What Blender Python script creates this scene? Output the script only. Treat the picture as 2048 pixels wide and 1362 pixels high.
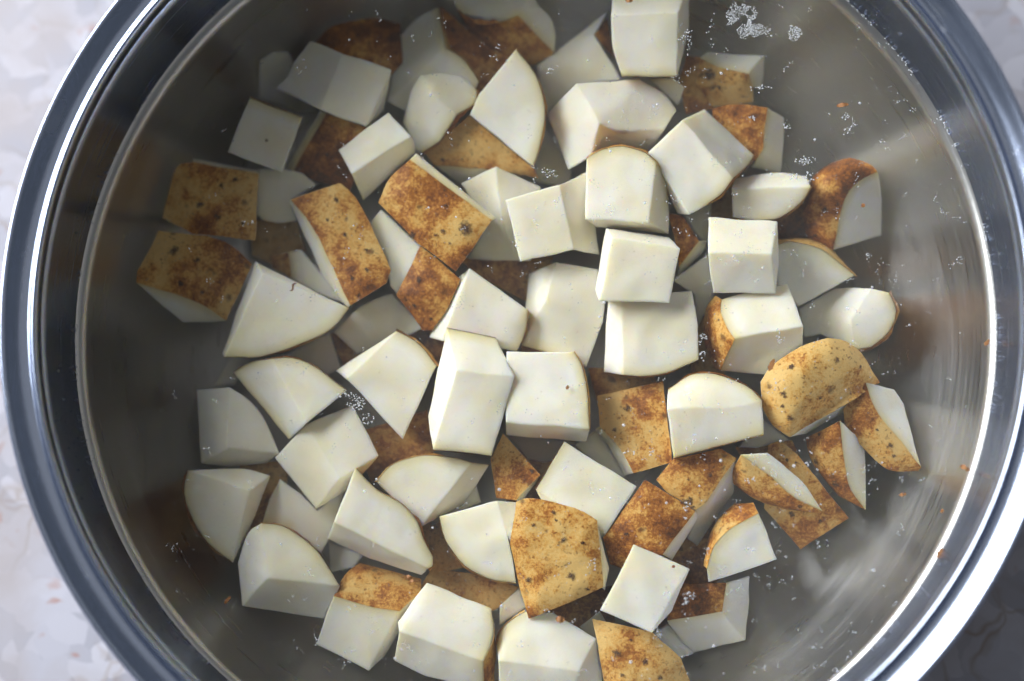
import bpy, bmesh, math, random
from mathutils import Vector, Matrix, noise
for o in list(bpy.data.objects): bpy.data.objects.remove(o)
sc = bpy.context.scene
COL = sc.collection
R_ = random.Random(7)

# ---------------------------------------------------------------- camera
FPX = 3319.0                                  # focal length in photo pixels (2048 wide)
CAM = Vector((0.0268, -0.0911, 0.5844))
ROT = Matrix.Rotation(0.061, 3, 'Y') @ Matrix.Rotation(0.1587, 3, 'X')
cd = bpy.data.cameras.new('camera'); cam = bpy.data.objects.new('camera', cd); COL.objects.link(cam)
cam.location = CAM; cam.rotation_euler = ROT.to_euler()
cd.sensor_width = 23.6; cd.lens = FPX / 2048 * 23.6
cd.clip_start = 0.01; cd.clip_end = 20
cd.dof.use_dof = True; cd.dof.focus_distance = 0.537; cd.dof.aperture_fstop = 2.5
sc.camera = cam

# ---------------------------------------------------------------- world, lamps, exposure
w = bpy.data.worlds.new('World'); sc.world = w; w.use_nodes = True
w.node_tree.nodes['Background'].inputs[0].default_value = (0.80, 0.89, 1.0, 1)
w.node_tree.nodes['Background'].inputs[1].default_value = 0.12

def area(name, loc, target, sx, sy, power, col):
    l = bpy.data.lights.new(name, 'AREA'); l.shape = 'RECTANGLE'; l.size = sx; l.size_y = sy
    l.energy = power; l.color = col
    o = bpy.data.objects.new(name, l); COL.objects.link(o); o.location = loc
    o.rotation_euler = (Vector(target) - Vector(loc)).to_track_quat('-Z', 'Y').to_euler()
    return o
area('window_light', (-1.16, 0.73, 0.86), (0, 0, 0.06), 1.2, 0.80, 58, (0.92, 0.96, 1.0))
area('ceiling_bounce', (0.5, 0.6, 2.3), (0, 0, 0.05), 2.2, 2.2, 3.2, (1.0, 0.97, 0.93))
sc.view_settings.view_transform = 'Standard'; sc.view_settings.look = 'None'
sc.view_settings.exposure = 0.0; sc.view_settings.gamma = 1.0; sc.view_settings.use_curve_mapping = False
sc.render.engine = 'CYCLES'
cy = sc.cycles
cy.use_denoising = True
cy.use_adaptive_sampling = True; cy.adaptive_threshold = 0.05; cy.adaptive_min_samples = 16
try: cy.denoiser = 'OPENIMAGEDENOISE'
except Exception: pass
cy.max_bounces = 7; cy.diffuse_bounces = 3; cy.glossy_bounces = 4; cy.transmission_bounces = 6
cy.transparent_max_bounces = 24; cy.volume_bounces = 0
cy.caustics_reflective = True; cy.caustics_refractive = False; cy.sample_clamp_indirect = 3.0

# ---------------------------------------------------------------- helpers
def ray(x, y):
    return (ROT @ Vector(((x - 1024) / FPX, -(y - 681) / FPX, -1.0))).normalized()
def at(x, y, h):
    """world point seen at photo pixel (x, y) at height h millimetres over the counter"""
    d = ray(x, y); return CAM + d * ((h / 1000 - CAM.z) / d.z)

def put(name, me, mat, parent=None, smooth=False, loc=None):
    if mat: me.materials.append(mat)
    if smooth: me.polygons.foreach_set('use_smooth', [True] * len(me.polygons))
    o = bpy.data.objects.new(name, me); COL.objects.link(o)
    if parent: o.parent = parent
    if loc is not None: o.location = loc
    return o
def tag(o, label=None, cat=None, group=None, kind=None):
    if label: o['label'] = label
    if cat: o['category'] = cat
    if group: o['group'] = group
    if kind: o['kind'] = kind
    return o
def bm_mesh(bm, name):
    me = bpy.data.meshes.new(name); bm.to_mesh(me); bm.free(); return me

class NT:
    def __init__(s, name):
        s.m = bpy.data.materials.new(name); s.m.use_nodes = True; s.t = s.m.node_tree; s.t.nodes.clear()
        s.out = s.n('ShaderNodeOutputMaterial')
    def n(s, typ, **kw):
        nd = s.t.nodes.new(typ)
        for k, v in kw.items():
            if k.startswith('i_'):
                nd.inputs[k[2:].replace('_', ' ')].default_value = v
            else: setattr(nd, k, v)
        return nd
    def l(s, a, b): s.t.links.new(a, b)
    def ramp(s, fac, stops, interp='LINEAR'):
        r = s.n('ShaderNodeValToRGB'); r.color_ramp.interpolation = interp
        e = r.color_ramp.elements
        while len(e) < len(stops): e.new(0.5)
        for k, (p, c) in enumerate(stops):
            e[k].position = p; e[k].color = (c, c, c, 1) if isinstance(c, (int, float)) else (*c, 1)
        s.l(fac, r.inputs[0]); return r.outputs[0]
    def noise(s, vec, scale, detail=4, rough=0.55, dist=0.0):
        q = s.n('ShaderNodeTexNoise'); q.inputs['Scale'].default_value = scale; q.inputs['Detail'].default_value = detail
        q.inputs['Roughness'].default_value = rough; q.inputs['Distortion'].default_value = dist
        if vec: s.l(vec, q.inputs['Vector'])
        return q.outputs['Fac']
    def vor(s, vec, scale, feature='F1', rand=1.0):
        q = s.n('ShaderNodeTexVoronoi'); q.feature = feature; q.inputs['Scale'].default_value = scale
        q.inputs['Randomness'].default_value = rand
        if vec: s.l(vec, q.inputs['Vector'])
        return q
    def mix(s, fac, a, b, typ='MIX'):
        q = s.n('ShaderNodeMix'); q.data_type = 'RGBA'; q.blend_type = typ
        for sock, v in ((q.inputs['Factor'], fac), (q.inputs['A'], a), (q.inputs['B'], b)):
            if hasattr(v, 'is_linked'): s.l(v, sock)
            elif isinstance(v, (int, float)): sock.default_value = v if sock.type == 'VALUE' else (v, v, v, 1)
            else: sock.default_value = (*v, 1)
        return q.outputs['Result']
    def math(s, op, a, b=0.0):
        q = s.n('ShaderNodeMath'); q.operation = op
        for k, v in enumerate((a, b)):
            if hasattr(v, 'is_linked'): s.l(v, q.inputs[k])
            else: q.inputs[k].default_value = v
        return q.outputs[0]
    def bump(s, h, strength, dist, normal=None):
        q = s.n('ShaderNodeBump'); q.inputs['Strength'].default_value = strength; q.inputs['Distance'].default_value = dist
        s.l(h, q.inputs['Height'])
        if normal: s.l(normal, q.inputs['Normal'])
        return q.outputs[0]
    def pri(s, **kw):
        p = s.n('ShaderNodeBsdfPrincipled')
        for k, v in kw.items():
            k = k.replace('_', ' ')
            if hasattr(v, 'is_linked'): s.l(v, p.inputs[k])
            elif isinstance(v, tuple) and len(v) == 3 and p.inputs[k].type == 'RGBA': p.inputs[k].default_value = (*v, 1)
            else: p.inputs[k].default_value = v
        return p
    def schlick(s, f0):
        lw = s.n('ShaderNodeLayerWeight'); lw.inputs['Blend'].default_value = 0.5
        return s.math('ADD', f0, s.math('MULTIPLY', 1 - f0, s.math('POWER', lw.outputs['Facing'], 5.0)))
    def surf(s, sh): s.l(sh.outputs[0] if hasattr(sh, 'outputs') else sh, s.out.inputs['Surface']); return s.m
    def objco(s, spread=0.7):
        tc = s.n('ShaderNodeTexCoord'); oi = s.n('ShaderNodeObjectInfo')
        v = s.n('ShaderNodeVectorMath'); v.operation = 'ADD'
        sc_ = s.n('ShaderNodeVectorMath'); sc_.operation = 'SCALE'; sc_.inputs[0].default_value = (spread, spread * 1.7, spread * 2.3)
        s.l(oi.outputs['Random'], sc_.inputs['Scale'])
        s.l(tc.outputs['Object'], v.inputs[0]); s.l(sc_.outputs[0], v.inputs[1])
        return v.outputs[0], oi.outputs['Random']

# ---------------------------------------------------------------- materials
def mat_flesh():
    t = NT('potato_flesh'); co, rnd = t.objco()
    a = t.noise(co, 60, 4, 0.6); b = t.noise(co, 420, 3, 0.6)
    c = t.mix(t.ramp(a, [(0.40, 0.0), (0.64, 1.0)]), (0.88, 0.83, 0.73), (0.86, 0.785, 0.58))
    c = t.mix(t.math('MULTIPLY', t.ramp(t.noise(co, 26, 2), [(0.5, 0.0), (0.75, 1.0)]), 0.5), c, (0.88, 0.85, 0.74))
    at_ = t.n('ShaderNodeAttribute', attribute_name='skinrim'); c = t.mix(t.math('MULTIPLY', at_.outputs['Fac'], 0.75), c, (0.78, 0.60, 0.22))
    sp = t.ramp(t.vor(co, 170).outputs['Distance'], [(0.03, 1.0), (0.07, 0.0)])
    c = t.mix(t.math('MULTIPLY', sp, 0.35), c, (0.42, 0.30, 0.16))
    bv = t.n('ShaderNodeBevel', samples=3); bv.inputs['Radius'].default_value = 0.0012
    nrm = t.bump(t.math('ADD', t.math('MULTIPLY', a, 0.9), t.math('MULTIPLY', b, 0.02)), 0.12, 0.0010, bv.outputs[0])
    p = t.pri(Base_Color=c, Roughness=0.55, Normal=nrm, Subsurface_Weight=0.7, Subsurface_Scale=0.005, IOR=1.1)
    p.inputs['Subsurface Radius'].default_value = (1.0, 0.78, 0.28)
    return t.surf(p)
def mat_skin():
    t = NT('potato_skin'); co, rnd = t.objco()
    dn = t.n('ShaderNodeTexNoise'); dn.inputs['Scale'].default_value = 380; dn.inputs['Detail'].default_value = 3; t.l(co, dn.inputs['Vector'])
    ad = t.n('ShaderNodeVectorMath'); ad.operation = 'MULTIPLY_ADD'; t.l(dn.outputs['Color'], ad.inputs[0]); ad.inputs[1].default_value = (0.0035,) * 3; t.l(co, ad.inputs[2])
    wc = ad.outputs[0]
    big = t.noise(co, 48, 2, 0.6, 0.3); med = t.noise(co, 230, 4, 0.7, 0.4); fine = t.noise(co, 1100, 3, 0.75)
    f = t.math('ADD', t.math('MULTIPLY', big, 0.66), t.math('ADD', t.math('MULTIPLY', med, 0.40), t.math('MULTIPLY', fine, 0.36)))
    f = t.math('ADD', f, t.math('MULTIPLY', t.math('SUBTRACT', rnd, 0.45), 0.14))
    c = t.ramp(f, [(0.60, (0.74, 0.47, 0.155)), (0.685, (0.66, 0.34, 0.075)), (0.745, (0.43, 0.155, 0.026)), (0.83, (0.20, 0.060, 0.012)), (0.9, (0.09, 0.035, 0.012))])
    v = t.vor(wc, 150); sepc = t.n('ShaderNodeSeparateColor'); t.l(v.outputs['Color'], sepc.inputs[0])
    d = t.math('SUBTRACT', t.math('ADD', v.outputs['Distance'], t.math('MULTIPLY', fine, 0.30)), t.math('MULTIPLY', sepc.outputs[0], 0.26))
    sp = t.ramp(d, [(0.04, 1.0), (0.16, 0.0)])
    c = t.mix(t.math('MULTIPLY', sp, 0.72), c, (0.10, 0.038, 0.014))
    v2 = t.vor(wc, 620); sp2 = t.ramp(v2.outputs['Distance'], [(0.16, 1.0), (0.34, 0.0)])
    c = t.mix(t.math('MULTIPLY', t.math('MULTIPLY', sp2, t.ramp(med, [(0.40, 0.0), (0.56, 1.0)])), 0.8), c, (0.22, 0.075, 0.014))
    nrm = t.bump(t.math('ADD', f, t.math('MULTIPLY', sp, -0.4)), 0.5, 0.0006)
    return t.surf(t.pri(Base_Color=c, Roughness=0.5, Normal=nrm, IOR=1.25))
def mat_eye():
    t = NT('skin_eye'); co, rnd = t.objco()
    a = t.n('ShaderNodeAttribute', attribute_name='core')
    f = t.ramp(t.math('ADD', t.math('MULTIPLY', a.outputs['Fac'], 0.9), t.math('MULTIPLY', t.math('SUBTRACT', t.noise(co, 1100, 3, 0.7), 0.5), 1.6)), [(0.25, 0.0), (0.75, 0.85)])
    tr = t.n('ShaderNodeBsdfTransparent'); p = t.pri(Base_Color=t.mix(t.noise(co, 1300, 2), (0.10, 0.037, 0.014), (0.035, 0.018, 0.010)), Roughness=0.75)
    mx = t.n('ShaderNodeMixShader'); t.l(f, mx.inputs[0]); t.l(tr.outputs[0], mx.inputs[1]); t.l(p.outputs[0], mx.inputs[2])
    return t.surf(mx)
def mat_plain(name, col, rough=0.6, **kw):
    t = NT(name); co, rnd = t.objco()
    c = t.mix(t.noise(co, 700, 3), tuple(x * 0.55 for x in col), tuple(min(1, x * 1.35) for x in col))
    return t.surf(t.pri(Base_Color=c, Roughness=rough, **kw))
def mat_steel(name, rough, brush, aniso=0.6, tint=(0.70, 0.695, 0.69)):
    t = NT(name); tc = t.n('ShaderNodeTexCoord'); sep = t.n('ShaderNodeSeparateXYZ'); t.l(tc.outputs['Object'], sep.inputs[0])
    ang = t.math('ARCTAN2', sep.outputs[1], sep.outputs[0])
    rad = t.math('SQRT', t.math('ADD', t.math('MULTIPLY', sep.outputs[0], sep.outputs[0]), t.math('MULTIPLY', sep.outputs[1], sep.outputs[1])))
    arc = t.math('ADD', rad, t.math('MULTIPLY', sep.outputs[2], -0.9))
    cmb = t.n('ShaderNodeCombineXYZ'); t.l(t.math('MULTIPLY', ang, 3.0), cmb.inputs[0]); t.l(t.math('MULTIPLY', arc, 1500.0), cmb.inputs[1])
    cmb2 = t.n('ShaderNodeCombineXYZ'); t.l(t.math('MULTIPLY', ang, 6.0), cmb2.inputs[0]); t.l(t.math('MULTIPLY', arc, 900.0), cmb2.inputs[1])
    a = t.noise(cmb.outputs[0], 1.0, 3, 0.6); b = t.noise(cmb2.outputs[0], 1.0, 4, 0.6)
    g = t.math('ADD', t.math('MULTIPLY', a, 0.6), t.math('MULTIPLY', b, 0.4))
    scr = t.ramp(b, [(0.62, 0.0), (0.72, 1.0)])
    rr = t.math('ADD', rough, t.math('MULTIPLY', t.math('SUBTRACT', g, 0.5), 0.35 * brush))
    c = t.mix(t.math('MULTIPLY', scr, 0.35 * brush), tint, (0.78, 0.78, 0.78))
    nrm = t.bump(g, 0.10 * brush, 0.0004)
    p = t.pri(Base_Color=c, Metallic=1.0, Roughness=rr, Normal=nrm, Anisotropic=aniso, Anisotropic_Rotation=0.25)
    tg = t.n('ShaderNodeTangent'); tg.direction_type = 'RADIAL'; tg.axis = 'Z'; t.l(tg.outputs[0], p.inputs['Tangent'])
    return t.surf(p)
def mat_water():
    t = NT('starchy_water')
    fr = t.schlick(0.02)
    tr = t.n('ShaderNodeBsdfTransparent'); tr.inputs[0].default_value = (0.985, 0.99, 0.985, 1)
    gl = t.n('ShaderNodeBsdfGlossy'); gl.inputs['Roughness'].default_value = 0.02
    mx = t.n('ShaderNodeMixShader'); t.l(fr, mx.inputs[0]); t.l(tr.outputs[0], mx.inputs[1]); t.l(gl.outputs[0], mx.inputs[2])
    t.l(mx.outputs[0], t.out.inputs['Surface'])
    v = t.n('ShaderNodeVolumePrincipled'); v.inputs['Color'].default_value = (0.95, 0.94, 0.91, 1); v.inputs['Density'].default_value = 3.3
    v.inputs['Anisotropy'].default_value = 0.0
    t.l(v.outputs[0], t.out.inputs['Volume'])
    return t.m
def mat_clear(name, tint, solid, rough=0.05, ior=1.33):
    t = NT(name)
    fr = t.schlick(0.02 if ior < 1.4 else 0.04)
    tr = t.n('ShaderNodeBsdfTransparent'); tr.inputs[0].default_value = (*tint, 1)
    df = t.n('ShaderNodeBsdfDiffuse'); df.inputs[0].default_value = (0.86, 0.87, 0.88, 1)
    gl = t.n('ShaderNodeBsdfGlossy'); gl.inputs['Roughness'].default_value = rough
    m1 = t.n('ShaderNodeMixShader'); m1.inputs[0].default_value = solid; t.l(tr.outputs[0], m1.inputs[1]); t.l(df.outputs[0], m1.inputs[2])
    mx = t.n('ShaderNodeMixShader'); t.l(fr, mx.inputs[0]); t.l(m1.outputs[0], mx.inputs[1]); t.l(gl.outputs[0], mx.inputs[2])
    return t.surf(mx)
def mat_stone():
    t = NT('white_quartzite'); tc = t.n('ShaderNodeTexCoord'); co = tc.outputs['Object']
    wn = t.n('ShaderNodeTexNoise'); wn.inputs['Scale'].default_value = 30; wn.inputs['Detail'].default_value = 3; t.l(co, wn.inputs['Vector'])
    ad = t.n('ShaderNodeVectorMath'); ad.operation = 'MULTIPLY_ADD'; t.l(wn.outputs['Color'], ad.inputs[0]); ad.inputs[1].default_value = (0.03, 0.03, 0.03); t.l(co, ad.inputs[2])
    wc = ad.outputs[0]
    v = t.vor(wc, 95); sepc = t.n('ShaderNodeSeparateColor'); t.l(v.outputs['Color'], sepc.inputs[0])
    c = t.mix(sepc.outputs[0], (0.38, 0.375, 0.43), (0.56, 0.55, 0.61))
    c = t.mix(t.ramp(t.noise(wc, 22, 4), [(0.42, 0.0), (0.66, 0.9)]), c, (0.43, 0.39, 0.40))
    e = t.vor(wc, 48, 'DISTANCE_TO_EDGE'); vein = t.ramp(e.outputs['Distance'], [(0.0, 1.0), (0.05, 0.0)])
    vein = t.math('MULTIPLY', vein, t.ramp(t.noise(co, 18, 3), [(0.46, 0.0), (0.64, 1.0)]))
    c = t.mix(t.math('MULTIPLY', vein, 0.7), c, (0.30, 0.22, 0.16))
    r = t.math('MULTIPLY', t.ramp(t.noise(wc, 130, 2), [(0.64, 0.0), (0.72, 1.0)]), t.ramp(t.noise(co, 25, 2), [(0.48, 0.0), (0.58, 1.0)]))
    c = t.mix(t.math('MULTIPLY', r, 0.7), c, (0.40, 0.18, 0.12))
    return t.surf(t.pri(Base_Color=c, Roughness=0.35, IOR=1.3))
M = dict(flesh=mat_flesh(), skin=mat_skin(), eye=mat_eye(), fleck=mat_plain('skin_fleck', (0.36, 0.16, 0.055), 0.7),
         darkfleck=mat_plain('dark_skin_fleck', (0.20, 0.08, 0.02), 0.7),
         bowl=mat_steel('brushed_steel', 0.31, 1.0, 0.5, (0.60, 0.58, 0.565)), wall=mat_steel('satin_steel', 0.25, 0.7, 0.6, (0.40, 0.46, 0.62)), rim=mat_steel('polished_steel', 0.24, 0.80, 0.3, (0.47, 0.53, 0.68)), water=mat_water(), foam=mat_clear('bubble_film', (1, 1, 1), 0.42, 0.08),  # wall and rim tints have the blue window light mixed into the steel colour
         drop=mat_clear('clear_droplet', (0.97, 0.98, 1.0), 0.06, 0.03, 1.5), stone=mat_stone())
GROUP = 'raw potato chunks soaking in the bowl'

# ---------------------------------------------------------------- counter and bowl
def sheet(name, sx, sy, z, mat):
    bm = bmesh.new(); bmesh.ops.create_grid(bm, x_segments=2, y_segments=2, size=1)
    bmesh.ops.scale(bm, vec=(sx, sy, 1), verts=bm.verts); o = put(name, bm_mesh(bm, name), mat, loc=(0, 0, z)); return o
tag(sheet('countertop', 1.2, 0.9, 0.0, M['stone']), kind='structure')

def lathe(name, prof, mat, parent=None, seg=192, closed=False):
    bm = bmesh.new(); rings = []
    for r, z in prof:
        if r < 1e-6: rings.append([bm.verts.new((0, 0, z))])
        else: rings.append([bm.verts.new((r * math.cos(2 * math.pi * k / seg), r * math.sin(2 * math.pi * k / seg), z)) for k in range(seg)])
    pairs = list(zip(rings, rings[1:])) + ([(rings[-1], rings[0])] if closed else [])
    for A, B in pairs:
        for k in range(seg):
            k2 = (k + 1) % seg
            a = [A[k], A[k2]] if len(A) > 1 else [A[0]]
            b = [B[k2], B[k]] if len(B) > 1 else [B[0]]
            if len(a) + len(b) > 2: bm.faces.new(a + b)
    bmesh.ops.recalc_face_normals(bm, faces=bm.faces)
    return put(name, bm_mesh(bm, name), mat, parent, smooth=True)
INNER = [(0.0, 0.0030), (0.06, 0.0030), (0.085, 0.0034), (0.100, 0.0046), (0.112, 0.0075), (0.122, 0.0125), (0.131, 0.020),
         (0.1385, 0.030), (0.1435, 0.041), (0.1465, 0.051), (0.1480, 0.060), (0.1487, 0.072), (0.1490, 0.084), (0.1492, 0.0925)]
def floor_z(r):
    for (a, za), (b, zb) in zip(INNER, INNER[1:]):
        if r <= b: return za + (zb - za) * (r - a) / (b - a)
    return 0.1
def wall_r(z):
    for (a, za), (b, zb) in zip(INNER[1:], INNER[2:]):
        if z <= zb: return a + (b - a) * max(0, z - za) / (zb - za)
    return 0.149
bowl = bpy.data.objects.new('mixing_bowl', None); COL.objects.link(bowl)
tag(bowl, 'wide round stainless steel mixing bowl full of water and potato chunks', 'bowl')
outer = [(r + 0.0012 if r else 0.0, z - 0.0012) for r, z in INNER[:-1]]
lathe('basin', INNER[:-3] + outer[:-2][::-1], M['bowl'], bowl)
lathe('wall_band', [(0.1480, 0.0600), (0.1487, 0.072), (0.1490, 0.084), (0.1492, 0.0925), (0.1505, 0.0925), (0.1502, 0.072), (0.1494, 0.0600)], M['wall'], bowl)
rim = [(0.14903, 0.0895), (0.14910, 0.0925), (0.1493, 0.0938), (0.1497, 0.0945), (0.1503, 0.0946), (0.1508, 0.0940), (0.1513, 0.0931), (0.1519, 0.0926), (0.1526, 0.0927), (0.1536, 0.0930), (0.1547, 0.0936), (0.1558, 0.0945),
       (0.1568, 0.0955), (0.1577, 0.0965), (0.1584, 0.0970), (0.1591, 0.0972), (0.1597, 0.0966), (0.1601, 0.0955), (0.1601, 0.0940), (0.1597, 0.0930), (0.1588, 0.0930), (0.1560, 0.0926), (0.1520, 0.0915), (0.1500, 0.0905)]
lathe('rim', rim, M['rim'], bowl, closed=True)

# ---------------------------------------------------------------- water
WZ = 0.060
wp = [(0.0, WZ), (0.12, WZ), (0.1450, WZ), (0.1466, WZ + 0.00004), (0.1474, WZ + 0.00015), (0.1478, WZ + 0.00032), (0.1480, WZ + 0.0006), (0.1482, WZ + 0.0010), (0.1488, WZ + 0.0010)]
wb = [(r + 0.0006 if r else 0.0, z - 0.0006) for r, z in INNER if z < 0.058]
water = tag(lathe('water', wp + wb[::-1], M['water']), kind='structure')

# ---------------------------------------------------------------- potato chunks
def parse(s):
    d = {}
    for tok in s.split():
        x, y, h = tok[1:].split(','); d[tok[0]] = (float(x), float(y), float(h))
    return d
def catmull(P, n):
    out = []
    Q = [tuple(2 * a - b for a, b in zip(P[0], P[1]))] + P + [tuple(2 * a - b for a, b in zip(P[-1], P[-2]))]
    for i in range(1, len(Q) - 2):
        for k in range(n):
            u = k / n
            out.append(tuple(0.5 * (2 * q1 + (q2 - q0) * u + (2 * q0 - 5 * q1 + 4 * q2 - q3) * u * u + (-q0 + 3 * q1 - 3 * q2 + q3) * u ** 3)
                             for q0, q1, q2, q3 in zip(Q[i - 1], Q[i], Q[i + 1], Q[i + 2])))
    return out + [P[-1]]
def wob(p):                                             # hand-cut unevenness shared by flesh and skin
    return noise.noise_vector(p * 120) * 0.00034 + noise.noise_vector(p * 330 + Vector((3, 1, 7))) * 0.00007
NCH = [0]
def K(label, V, F='', S='', E='', C=None, eyes=(), bulge=1.2, t=20, lip=0.9):
    """a cut chunk: pixel/height corners V, flesh faces F, skin faces S, edges E whose outer side is skin, curved edges C"""
    NCH[0] += 1
    V = parse(V); C = C or {}
    pts = []; idx = {}
    def vid(k):
        if k not in idx: idx[k] = len(pts); pts.append(V[k])
        return idx[k]
    seg = {}
    for e, mids in C.items():
        a, b = e
        m = [tuple(map(float, q.split(','))) for q in mids.split()]
        P0, P1 = V[a], V[b]; n = len(m) + 1
        tot = [math.dist(p, q) for p, q in zip([P0[:2]] + [q[:2] for q in m], [q[:2] for q in m] + [P1[:2]])]
        full = [P0]; acc = 0
        for k, q in enumerate(m):
            acc += tot[k]; u = acc / sum(tot)
            full.append((q[0], q[1], q[2] if len(q) > 2 else P0[2] + (P1[2] - P0[2]) * u))
        full.append(P1); line = catmull(full, max(3, 9 // n))
        ids = [vid(a)]
        for q in line[1:-1]: ids.append(len(pts)); pts.append(q)
        ids.append(vid(b)); seg[a + b] = ids; seg[b + a] = ids[::-1]
    def loop(f):
        out = []
        for a, b in zip(f, f[1:] + f[0]):
            s = seg.get(a + b) or [vid(a), vid(b)]
            out += s[:-1]
        ar = sum(pts[p][0] * pts[q][1] - pts[q][0] * pts[p][1] for p, q in zip(out, out[1:] + out[:1]))
        return out if ar < 0 else out[::-1]          # counter-clockwise seen from above
    FL = [loop(f) for f in F.split()]; SK = [loop(f) for f in S.split()]
    W = []
    for x, y, h in pts:                                # keep every corner inside the bowl
        p = at(x, y, h)
        for _ in range(12):
            if math.hypot(p.x, p.y) < wall_r(p.z) - 0.0015: break
            h += 2.0; p = at(x, y, h)
        W.append(p)
    cen = sum(W, Vector()) / len(W)
    de = {}
    for f in FL + SK:
        for p, q in zip(f, f[1:] + f[:1]): de[(p, q)] = 1
    bnd = [(p, q) for p, q in de if (q, p) not in de]
    zt = max(p.z for p in W); zb = zt - t / 1000
    low = {}
    for p, q in bnd:
        for v in (p, q):
            if v in low: continue
            P = W[v]; d = (P - CAM).normalized(); fz = floor_z(math.hypot(P.x, P.y)) + 0.001
            z = max(min(zb, P.z - 0.006), fz); z = min(z, P.z - 0.001)
            Q = P + d * ((z - P.z) / d.z)
            cc = cen + (cen - CAM).normalized() * ((z - cen.z) / (cen - CAM).normalized().z)
            low[v] = Q.lerp(cc, 0.12)
    base = Vector((cen.x, cen.y, min(q.z for q in low.values())))
    skin_e = set()
    for e in E.split():
        s = seg.get(e) or [idx[e[0]], idx[e[1]]]
        for p, q in zip(s, s[1:]): skin_e |= {(p, q), (q, p)}
    has_skin = bool(SK or skin_e)
    # flesh body, closed: every cut face is a fine, slightly uneven sheet
    def refine(dst, f, lay, fid, bulge, base_off, rough, maxlen):
        b2 = bmesh.new(); poly = [W[i] - base for i in f]
        b2.faces.new([b2.verts.new(p) for p in poly])
        n = Vector()
        for a, b in zip(f, f[1:] + f[:1]): n += (W[a] - cen).cross(W[b] - cen)
        n.normalize()
        bmesh.ops.triangulate(b2, faces=b2.faces[:])
        for it in range(4):
            ed = [e for e in b2.edges if e.calc_length() > maxlen]
            if not ed: break
            bmesh.ops.subdivide_edges(b2, edges=ed, cuts=1)
            bmesh.ops.triangulate(b2, faces=[g for g in b2.faces if len(g.verts) > 3])
            bmesh.ops.beautify_fill(b2, faces=b2.faces[:], edges=[e for e in b2.edges if not e.is_boundary])
        inn = [v for v in b2.verts if not v.is_boundary]
        for _ in range(6): bmesh.ops.smooth_vert(b2, verts=inn, factor=0.5, use_axis_x=True, use_axis_y=True, use_axis_z=True)
        vmap = {}
        for v in b2.verts:
            p = v.co; m = 1
            for a, b in zip(poly, poly[1:] + poly[:1]):
                ab = b - a; u = max(0, min(1, (p - a).dot(ab) / max(ab.length_squared, 1e-12))); m = min(m, (p - a - ab * u).length)
            d = min(m / 0.008, 1.0); k = 1 - (1 - d) ** 2
            nz = noise.noise((p + base) * 260) * rough * (0.25 + k) if rough else (noise.noise((p + base) * 120) * 0.00045 + noise.noise((p + base) * 420) * 0.00012) * k
            vmap[v] = dst.verts.new(p + n * (base_off + bulge / 1000 * k + nz))
        for g in b2.faces:
            q = dst.faces.new([vmap[v] for v in g.verts]); q.smooth = True
            if lay: q[lay] = fid
        b2.free()
    bm = bmesh.new(); lay = bm.faces.layers.int.new('src')
    for fi, f in enumerate(FL + SK): refine(bm, f, lay, fi + 1, 0.25, 0.0, 0.0, 0.0032)
    lv = {k: q - base for k, q in low.items()}
    for k, (p, q) in enumerate(bnd):
        A, B = W[p] - base, W[q] - base
        n = 1                                       # split the top edge as refine() did
        while (B - A).length / n > 0.0032 and n < 16: n *= 2
        tv = [bm.verts.new(A.lerp(B, j / n)) for j in range(n + 1)]; l0, l1 = bm.verts.new(lv[p]), bm.verts.new(lv[q])
        g = bm.faces.new(tv[::-1] + [l0, l1]); g[lay] = 1000 + k
    nxt = dict(bnd)
    st = bnd[0][0]; ring = [st]
    while nxt.get(ring[-1], st) != st and len(ring) < len(bnd): ring.append(nxt[ring[-1]])
    bm.faces.new([bm.verts.new(lv[i]) for i in ring][::-1])[lay] = 999
    bmesh.ops.remove_doubles(bm, verts=bm.verts, dist=0.00002)
    bmesh.ops.triangulate(bm, faces=[f for f in bm.faces if len(f.verts) > 4], quad_method='BEAUTY', ngon_method='BEAUTY')
    sl = []
    for f in SK: sl += [(W[p] - base, W[q] - base) for p, q in zip(f, f[1:] + f[:1]) if (q, p) in de or (p, q) in skin_e]
    sl += [(W[p] - base, W[q] - base) for p, q in bnd if (p, q) in skin_e]
    if sl:
        rl = bm.verts.layers.float.new('skinrim')
        for v in bm.verts:
            m = 1
            for a, b in sl:
                ab = b - a; u = max(0, min(1, (v.co - a).dot(ab) / max(ab.length_squared, 1e-12))); m = min(m, (v.co - a - ab * u).length)
            v[rl] = max(0.0, 1 - m / 0.0036)
    for e in bm.edges:
        e.smooth = len(e.link_faces) == 2 and e.link_faces[0][lay] == e.link_faces[1][lay]
    for v in bm.verts: v.co += wob(v.co + base)
    me = bm_mesh(bm, 'flesh')
    if not has_skin:
        root = put('potato_chunk', me, M['flesh'], loc=base)
    else:
        root = bpy.data.objects.new('potato_chunk', None); COL.objects.link(root); root.location = base; root.empty_display_size = 0.01
        put('flesh', me, M['flesh'], root)
        bm = bmesh.new()
        for f in SK:
            refine(bm, f, None, 0, bulge, 0.00018, 0.00028, 0.0026)
        for p, q in bnd:
            if (p, q) not in skin_e: continue
            def col(v):
                P, L = W[v], low[v]; out = (P - cen); d = (P - CAM).normalized(); out -= d * out.dot(d); out.normalize()
                wv = 1 + 0.6 * noise.noise(P * 350)
                return [P + out * 0.00015 - d * 0.0001, P.lerp(L, 0.12) + out * lip * 0.0006 * wv, P.lerp(L, 0.35) + out * lip * 0.001 * wv, L + out * 0.0002]
            A, B = col(p), col(q)
            va = [bm.verts.new(x - base) for x in A]; vb = [bm.verts.new(x - base) for x in B]
            for k in range(3): bm.faces.new([vb[k], va[k], va[k + 1], vb[k + 1]])
        bmesh.ops.remove_doubles(bm, verts=bm.verts, dist=0.00003)
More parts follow.
